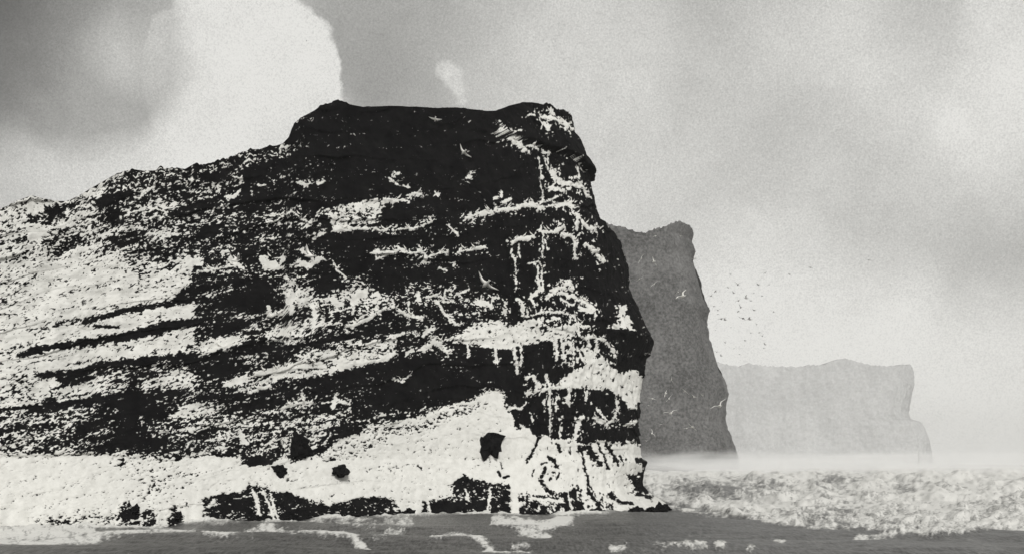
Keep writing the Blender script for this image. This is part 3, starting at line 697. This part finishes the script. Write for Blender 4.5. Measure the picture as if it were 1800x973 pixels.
# the rest of the water: far rim, sides, behind and under the boat
def fan(a0, a1, na, radii, flat=True):
    global vs, fov
    an = np.linspace(a0, a1, na); rr = np.array(radii)
    A, R_ = np.meshgrid(an, rr)
    if flat: xx, yy = np.sin(A) * R_, np.cos(A) * R_
    else: xx, yy = np.tan(A) * R_, R_
    base = len(vs)
    zz = np.where(flat, -0.35, 0.0) + 0 * xx
    vs = np.concatenate([vs, np.stack([xx, yy, zz], -1).reshape(-1, 3)]); fov = np.concatenate([fov, np.full(xx.size, 0.12)])
    j = base + np.arange(xx.size).reshape(xx.shape)
    fs.append(np.stack([j[:-1, :-1], j[:-1, 1:], j[1:, 1:], j[1:, :-1]], -1).reshape(-1, 4))
aL, aR = math.atan((-500 - CX) / F), math.atan((2300 - CX) / F)
fan(aL, aR, 60, [4990, 8000, 14000], False)
fan(aR, aL + 2 * math.pi, 90, [1, 30, 60, 100, 160, 250, 400, 800, 2000, 6000, 14000])
fan(aL, aR, 40, [1, 30, 59.7], False)
sea = mesh_obj('sea', vs, np.concatenate(fs), M_SEA, None, True, ('foam', fov))
tag(sea, kind='structure')

# ------------------------------------------------------------------ boulders and outcrops
def rock_mesh(name, seed, sub=3):
    bm = bmesh.new(); bmesh.ops.create_icosphere(bm, subdivisions=sub, radius=1.0)
    rnd = random.Random(seed)
    ax = [Vector((rnd.uniform(-1, 1), rnd.uniform(-1, 1), rnd.uniform(-1, 1))).normalized() for _ in range(9)]
    dd = [rnd.uniform(.55, .9) for _ in ax]
    for v in bm.verts:
        for a, d in zip(ax, dd):           # chip flat facets off
            h = v.co.dot(a)
            if h > d: v.co -= a * (h - d) * .9
        c = v.co * 2.3
        v.co *= 1 + .55 * mnoise.noise(c * .9 + Vector((seed * 7.1, 3, 1))) + .28 * mnoise.noise(c * 2.2 + Vector((seed, 9, 4)))
        v.co *= 1 + .10 * math.sin(c.x * 2.1 + seed) * math.sin(c.y * 2.7 + 1) + .07 * math.sin(c.z * 6 + c.x * 5) + rnd.uniform(-.04, .04)
    me = bpy.data.meshes.new(name); bm.to_mesh(me); bm.free(); me.materials.append(M_DARK)
    return me
ROCKS = [rock_mesh('boulder', s) for s in range(6)]
def rock(name, loc, sc, seed, label, cat, group=None):
    rnd = random.Random(seed)
    o = bpy.data.objects.new(name, ROCKS[seed % 6]); COL.objects.link(o)
    o.location = loc; o.scale = sc; o.rotation_euler = (rnd.uniform(-.3, .3), rnd.uniform(-.4, .4), rnd.uniform(0, 6.2))
    return tag(o, label, cat, group)
OUT = [(858, 777, 2.7, 2.5, 'jagged star-shaped black rock jutting from the white apron', 'rock'),
       (598, 825, 2.6, 1.2, 'wide dark rock with white chinks lying on the white apron', 'rock'),
       (490, 828, 1.35, 1.1, 'small round black rock alone on the white apron', 'rock'),
       (524, 785, 2.0, 2.4, 'tall black crag at the upper rim of the white apron', 'rock'),
       (236, 895, 1.0, 0.7, 'dark split rock low on the speckled end of the apron', 'rock'),
       (312, 905, 0.9, 0.6, 'layered dark rock by the waterline below the apron', 'rock')]
for k, (p, q, a, b, lb, ct) in enumerate(OUT):
    c, n = on_face(p, q)
    rock('rock', c - n * 0.05 * a, (a * 1.15, a * .8, b * 1.1), k, lb, ct)
rnd = random.Random(5)
for k in range(34):
    p = rnd.choice([rnd.uniform(1040, 1190), rnd.uniform(380, 720), rnd.uniform(760, 1060), rnd.uniform(1100, 1185)])
    c, n = on_face(min(p, 1160), 905 if p > 700 else 925)
    s = rnd.uniform(.5, 1.5)
    off = rnd.uniform(.2, 2.2)
    lb_ = 'wet black boulder at the waterline around the seaward nose of the headland' if p > 1062 else 'wet black boulder under the dark bank below the white apron' if p < 740 else 'wet black boulder in the wash beneath the fluted dark base of the cliff'
    rock('boulder', (c.x + n.x * off + rnd.uniform(-.6, .6), c.y + n.y * off, rnd.uniform(-.1, .45) * s), (s * rnd.uniform(1, 1.5), s, s * rnd.uniform(.6, .95)), k,
         lb_, 'boulder', {'a': 'boulders around the seaward nose', 'u': 'boulders below the white apron', 'i': 'boulders beneath the fluted base'}['a' if 'nose' in lb_ else 'u' if 'apron' in lb_ else 'i'])
# slender pinnacle far off by the island's end
def pinnacle():
    px_d = 4300.0; xx = (1615 - CX) / F * px_d
    n, m = 10, 14
    v, f = [], []
    for j in range(m):
        tz = j / (m - 1); r = 3.6 * (1 - tz) ** .6 + .8 + 0.7 * math.sin(j * 2.3) * (1 - tz)
        for i in range(n):
            a = i / n * 2 * math.pi; rr = r * (1 + .25 * math.sin(3 * a + j))
            v.append((rr * math.cos(a) + 1.2 * math.sin(j), rr * math.sin(a), tz * 58 - 6))
    for j in range(m - 1):
        for i in range(n): f.append((j * n + i, j * n + (i + 1) % n, (j + 1) * n + (i + 1) % n, (j + 1) * n + i))
    o = mesh_obj('rock_pinnacle', v, f, M_STACK, None, False); o.location = (xx, px_d, 0)
    tag(o, 'thin dark rock needle standing in the sea before the pale island end', 'rock')
pinnacle()

# ------------------------------------------------------------------ birds
def ring_tube(bm, path, n=8):
    """path: list of (x, z, ry, rz) cross sections along x"""
    rs = []
    for (x, z, ry, rz) in path:
        rs.append([bm.verts.new((x, ry * math.cos(i / n * 2 * math.pi), z + rz * math.sin(i / n * 2 * math.pi))) for i in range(n)])
    for a, b in zip(rs[:-1], rs[1:]):
        for i in range(n): bm.faces.new((a[i], a[(i + 1) % n], b[(i + 1) % n], b[i]))
    bm.faces.new(rs[0][::-1]); bm.faces.new(rs[-1])
    return rs
def wing(bm, side, up_in, up_out, sweep, span, fold=1.0):
    st = []
    half = span / 2
    for k in range(8):
        u = k / 7
        a = up_in if u < .45 else up_out
        if k == 0: yy, zz = 0.05, 0.05
        else:
            yy += half / 7 * math.cos(a) * fold; zz += half / 7 * math.sin(a)
        ch = .34 * (1 - u ** 2.2) * (1 - .18 * u) + .03
        xx = .13 + .24 * math.sin(min(u / .45, 1) * 1.57) * (1 if u < .45 else 1 - (u - .45) * .6) - sweep * 1.5 * max(u - .35, 0) ** 1.3
        th_ = .035 * (1 - u) + .006
        st.append([bm.verts.new((xx, side * yy, zz)), bm.verts.new((xx - ch * .35, side * yy, zz + th_)), bm.verts.new((xx - ch, side * yy, zz - .01)), bm.verts.new((xx - ch * .35, side * yy, zz - th_ * .5))])
    for a, b in zip(st[:-1], st[1:]):
        for i in range(4):
            fv = (a[i], a[(i + 1) % 4], b[(i + 1) % 4], b[i]); bm.faces.new(fv if side > 0 else fv[::-1])
    bm.faces.new(st[-1] if side > 0 else st[-1][::-1])
    return st[-1][0].co.copy()
BODY = [(-.56, .0, .10, .008), (-.42, .0, .05, .02), (-.28, .0, .085, .07), (-.05, 0, .14, .135), (.16, .0, .125, .125), (.30, .02, .06, .065), (.38, .035, .052, .056), (.45, .035, .03, .03), (.475, .033, .012, .012)]
def flying_mesh(ui, uo, sweep, mat, span=1.8):
    bm = bmesh.new(); ring_tube(bm, BODY)
    t1 = wing(bm, 1, ui[0], uo[0], sweep, span); t2 = wing(bm, -1, ui[1], uo[1], sweep, span)
    me = bpy.data.meshes.new('seabird'); bm.to_mesh(me); bm.free(); me.materials.append(mat)
    for p in me.polygons: p.use_smooth = True
    return me
def beak_mesh():
    bm = bmesh.new(); ring_tube(bm, [(.46, .035, .018, .02), (.52, .03, .012, .013), (.575, .022, .003, .004)], 6)
    me = bpy.data.meshes.new('beak'); bm.to_mesh(me); bm.free(); me.materials.append(M_BEAK); return me
BEAK = beak_mesh()
POSES = [((.55, .55), (.05, .05), .25), ((.15, .15), (-.15, -.15), .35), ((.85, .85), (.5, .5), .2), ((-.25, -.25), (.1, .1), .4), ((.9, .2), (.7, -.1), .3)]
FLY_W = [flying_mesh(a, b, s, M_WHITE) for a, b, s in POSES]
FLY_G = [flying_mesh(a, b, s, M_GREYB) for a, b, s in POSES]
def at(p, q, d): return Vector(((p - CX) / F * d, d, EYE - (q - HZ) / F * d))
def bird(p, q, span_px, pose, yaw, roll, pitch, label, group=None, white=True, parts=False, dist=None, name='seabird', cat='bird'):
    d = dist or 1.8 * F / span_px
    s = span_px * d / F / 1.8
    o = bpy.data.objects.new(name, (FLY_W if white else FLY_G)[pose]); COL.objects.link(o)
    o.location = at(p, q, d); o.scale = (s, s, s)
    o.rotation_euler = Euler((math.radians(roll), math.radians(pitch), math.radians(yaw)), 'XYZ')
    tag(o, label, cat, group)
    if parts:
        b = bpy.data.objects.new('beak', BEAK); COL.objects.link(b); b.parent = o
    return o
bird(765, 210, 24, 0, 100, 10, 25, 'white seabird with shallow raised wings below the flat cliff top', parts=True)
bird(815, 268, 32, 4, 120, 30, 15, 'white seabird banking with one wing high before the black face', parts=True)
bird(854, 499, 50, 4, 120, 25, 20, 'large white seabird with one wing lifted beside mid-height ledges', parts=True)
bird(545, 450, 40, 2, 160, 30, 0, 'white seabird landing with both wings up over the left ledges', parts=True)
bird(413, 458, 30, 2, 40, 10, 0, 'white seabird fluttering above the speckled left flank', parts=True)
bird(556, 542, 28, 2, 80, 60, 20, 'white seabird diving wings out by the crowded middle ledge', parts=True)
BG = 'white seabirds wheeling before the grey promontory'
BL = 'tiny white seabird flying in front of the grey promontory'
for k, (p, q, s, roll) in enumerate([(1127, 455, 13, 62), (1149, 460, 14, -60), (1124, 490, 10, 30), (1150, 499, 12, 40), (1200, 520, 22, 38), (1192, 513, 8, 60), (1222, 454, 12, 2), (1152, 415, 8, 20), (1196, 415, 8, 5),
        (1180, 667, 10, -75), (1170, 691, 10, 70), (1176, 700, 12, 50), (1204, 687, 13, -40), (1220, 697, 10, -30), (1147, 700, 12, -12), (1179, 726, 20, 12), (1217, 750, 15, -35), (1146, 761, 12, -62), (1265, 713, 24, 32), (1140, 712, 5, 0), (1162, 745, 5, 0), (1136, 774, 5, 0), (1235, 694, 7, -40), (1207, 752, 10, 10)]):
    bird(p, q, s * 1.35, (1, 0, 3, 1)[k % 4] if s < 18 else 0, 95 + 25 * math.sin(k * 2.1), -roll, 0, BL, BG, dist=rnd.uniform(215, 250))
CL = 'small white seabird gliding close to the black cliff face'
CG = 'white seabirds gliding before the headland'
for k, (p, q, s, roll) in enumerate([(540, 326, 15, 20), (595, 470, 16, 55), (700, 318, 18, 10), (510, 494, 16, 40), (782, 472, 12, 18), (796, 406, 18, 45), (704, 665, 18, -20), (825, 308, 10, -30), (640, 235, 7, 0), (905, 300, 7, 10), (872, 232, 8, 0), (472, 547, 18, 70), (770, 340, 10, 50)]):
    bird(p, q, s, (0, 1, 3)[k % 3], 100 + 30 * math.sin(k * 1.7), -roll, 0, CL, CG, dist=rnd.uniform(140, 160))
# far flock of darker birds right of the promontory
SG = 'far flock of grey seabirds beside the promontory'
SL = 'grey speck of a far seabird over the pale island'
fl_pts = [(1345, 480, 6), (1333, 500, 7), (1297, 500, 12), (1284, 482, 5), (1250, 520, 7), (1258, 512, 6), (1290, 515, 6), (1325, 515, 6), (1340, 520, 5), (1298, 528, 9), (1312, 524, 9), (1320, 528, 6), (1262, 545, 9), (1255, 538, 6), (1302, 540, 9), (1298, 547, 6), (1326, 545, 7), (1268, 560, 12), (1275, 562, 7), (1306, 559, 12), (1318, 561, 10), (1262, 552, 5),
          (1340, 590, 8), (1335, 584, 5), (1320, 585, 6), (1310, 598, 6), (1275, 602, 5), (1290, 612, 5), (1345, 605, 6), (1260, 618, 7), (1268, 625, 6), (1300, 622, 5), (1343, 612, 4), (1280, 505, 4), (1270, 530, 5), (1285, 575, 4), (1352, 500, 5), (1360, 548, 4), (1330, 570, 4), (1258, 580, 5)]
for k, (p, q, s) in enumerate(fl_pts):
    bird(p, q, s * 1.6, k % 4, 60 + 83 * k % 140, (k * 47 % 60) - 30, 0, SL, SG, False, dist=rnd.uniform(330, 430))
for k, (p, q, s, lb) in enumerate([(1527, 457, 12, 'grey seabird alone high above the pale island hump'), (1425, 470, 11, 'grey seabird trailing a lower one above the island'), (1388, 482, 9, 'grey seabird leading low between flock and island'), (1545, 410, 5, 'faint tiny seabird highest above the island'), (539, 72, 5, 'dark tiny seabird against the tall bright cloud')]):
    bird(p, q, s, 1, 80 + 30 * k, 10, 0, lb, None, False, dist=380)
# birds at rest on the ledges
def perched_mesh(variant):
    bm = bmesh.new()
    ring_tube(bm, [(-.46, -.16, .01, .01), (-.36, -.10, .05, .04), (-.15, 0.02, .13, .13), (.08, .16, .15, .17), (.20, .30, .10, .12), (.24, .44, .055, .06), (.27, .54, .06, .06), (.34, .56, .04, .04), (.37, .555, .015, .015)], 8)
    if variant:
        for s_ in (1, -1):
            wing(bm, s_, 1.0 if variant == 1 else .3, 1.2 if variant == 1 else -.6, .3, 1.1)
    me = bpy.data.meshes.new('seabird_at_rest'); bm.to_mesh(me); bm.free(); me.materials.append(M_WHITE)
    for p in me.polygons: p.use_smooth = True
    return me
PERCH = [perched_mesh(v) for v in (0, 0, 1, 2)]
spots = []
for (pts, w) in LEDGES:
    for (a, b) in zip(pts[:-1], pts[1:]):
        nn = 1 if math.hypot(b[0] - a[0], b[1] - a[1]) < 20 else 2
        for j in range(nn):
            f_ = rnd.random(); spots.append((a[0] + (b[0] - a[0]) * f_, a[1] + (b[1] - a[1]) * f_ - w * .55))
for (p, q) in [(470, 452), (488, 455), (535, 450), (345, 452), (630, 510), (590, 525), (850, 524), (762, 572), (430, 762), (975, 296), (960, 202), (892, 228), (1095, 530), (870, 560), (840, 565), (960, 555), (1000, 553), (1060, 636), (1110, 646), (1020, 640)]: spots.append((p, q))
for k, (p, q) in enumerate([v for i_, v in enumerate(spots) if i_ % 3 != 1][:110]):
    c, n = on_face(p, q)
    o = bpy.data.objects.new('seabird', PERCH[(0, 1, 0, 1, 0, 3, 0, 0, 1, 2)[k % 10]]); COL.objects.link(o)
    o.location = c + n * .28 + Vector((0, 0, .12)); s = rnd.uniform(.9, 1.15); o.scale = (s, s, s)
    o.rotation_euler = (0, 0, math.radians(rnd.choice([rnd.uniform(-40, 40), rnd.uniform(140, 220)])))
    zone = ('the seaward buttress ledges under the overhang', 'buttress') if p > 890 else ('the broken mid-face ledges left of the buttress', 'mid-face') if p > 600 else ('the speckled low flank ledges of the headland', 'flank')
    tag(o, 'white seabird resting on ' + zone[0], 'bird', 'seabirds nesting on the %s ledges' % zone[1])

# ------------------------------------------------------------------ haze over the sea, spray mist at the stack's foot
def vol_mat(name, dens_, col=(1, 1, 1)):
    m = bpy.data.materials.new(name); m.use_nodes = True
    N, L = m.node_tree.nodes, m.node_tree.links
    N.clear()
    v = N.new('ShaderNodeVolumePrincipled'); v.inputs['Color'].default_value = (*col, 1); v.inputs['Density'].default_value = dens_; v.inputs['Anisotropy'].default_value = 0.0
    o = N.new('ShaderNodeOutputMaterial'); L.new(v.outputs[0], o.inputs['Volume'])
    return m
def box(name, lo, hi, mat):
    v = [(x, y, z) for x in (lo[0], hi[0]) for y in (lo[1], hi[1]) for z in (lo[2], hi[2])]
    f = [(0, 1, 3, 2), (4, 6, 7, 5), (0, 4, 5, 1), (2, 3, 7, 6), (0, 2, 6, 4), (1, 5, 7, 3)]
    return mesh_obj(name, v, f, mat, None, False)
tag(box('haze', (-14500, -14500, -60), (14500, 14500, 540), vol_mat('sea_haze', 6.0e-5, (0.98, 0.98, 0.97))), kind='stuff')
def mist_mat(name, dens_):
    m = bpy.data.materials.new(name); m.use_nodes = True
    N, L = m.node_tree.nodes, m.node_tree.links
    N.clear()
    c = N.new('ShaderNodeTexCoord')
    ln_ = N.new('ShaderNodeVectorMath'); ln_.operation = 'LENGTH'; L.new(c.outputs['Object'], ln_.inputs[0])
    nz = N.new('ShaderNodeTexNoise'); nz.inputs['Scale'].default_value = 3.4; nz.inputs['Detail'].default_value = 3; L.new(c.outputs['Object'], nz.inputs['Vector'])
    ad = N.new('ShaderNodeMath'); ad.operation = 'MULTIPLY_ADD'; ad.inputs[1].default_value = 1.5; L.new(nz.outputs[0], ad.inputs[0]); L.new(ln_.outputs['Value'], ad.inputs[2])
    mr = N.new('ShaderNodeMapRange'); mr.interpolation_type = 'SMOOTHSTEP'
    for k, v in (('From Min', 0.6), ('From Max', 1.55), ('To Min', dens_), ('To Max', 0.0)): mr.inputs[k].default_value = v
    L.new(ad.outputs[0], mr.inputs['Value'])
    v = N.new('ShaderNodeVolumePrincipled'); v.inputs['Color'].default_value = (1, 1, 1, 1); L.new(mr.outputs[0], v.inputs['Density'])
    o = N.new('ShaderNodeOutputMaterial'); L.new(v.outputs[0], o.inputs['Volume'])
    return m
def mist(loc, rad, dens_):
    bm = bmesh.new(); bmesh.ops.create_icosphere(bm, subdivisions=3, radius=1.0)
    me = bpy.data.meshes.new('spray_mist'); bm.to_mesh(me); bm.free()
    me.materials.append(mist_mat('spray_mist', dens_))
    o = bpy.data.objects.new('spray_mist', me); o.location = loc; o.scale = rad; COL.objects.link(o)
    return tag(o, kind='stuff')
mist(at(1215, 817, 1150), (150, 70, 24), 0.022)
mist(at(1400, 817, 1300), (220, 80, 24), 0.014)
mist(at(1560, 815, 3300), (900, 250, 62), 0.005)
mist(at(1600, 814, 1000), (360, 90, 18), 0.016)
mist(at(1300, 817, 760), (130, 60, 9), 0.016)
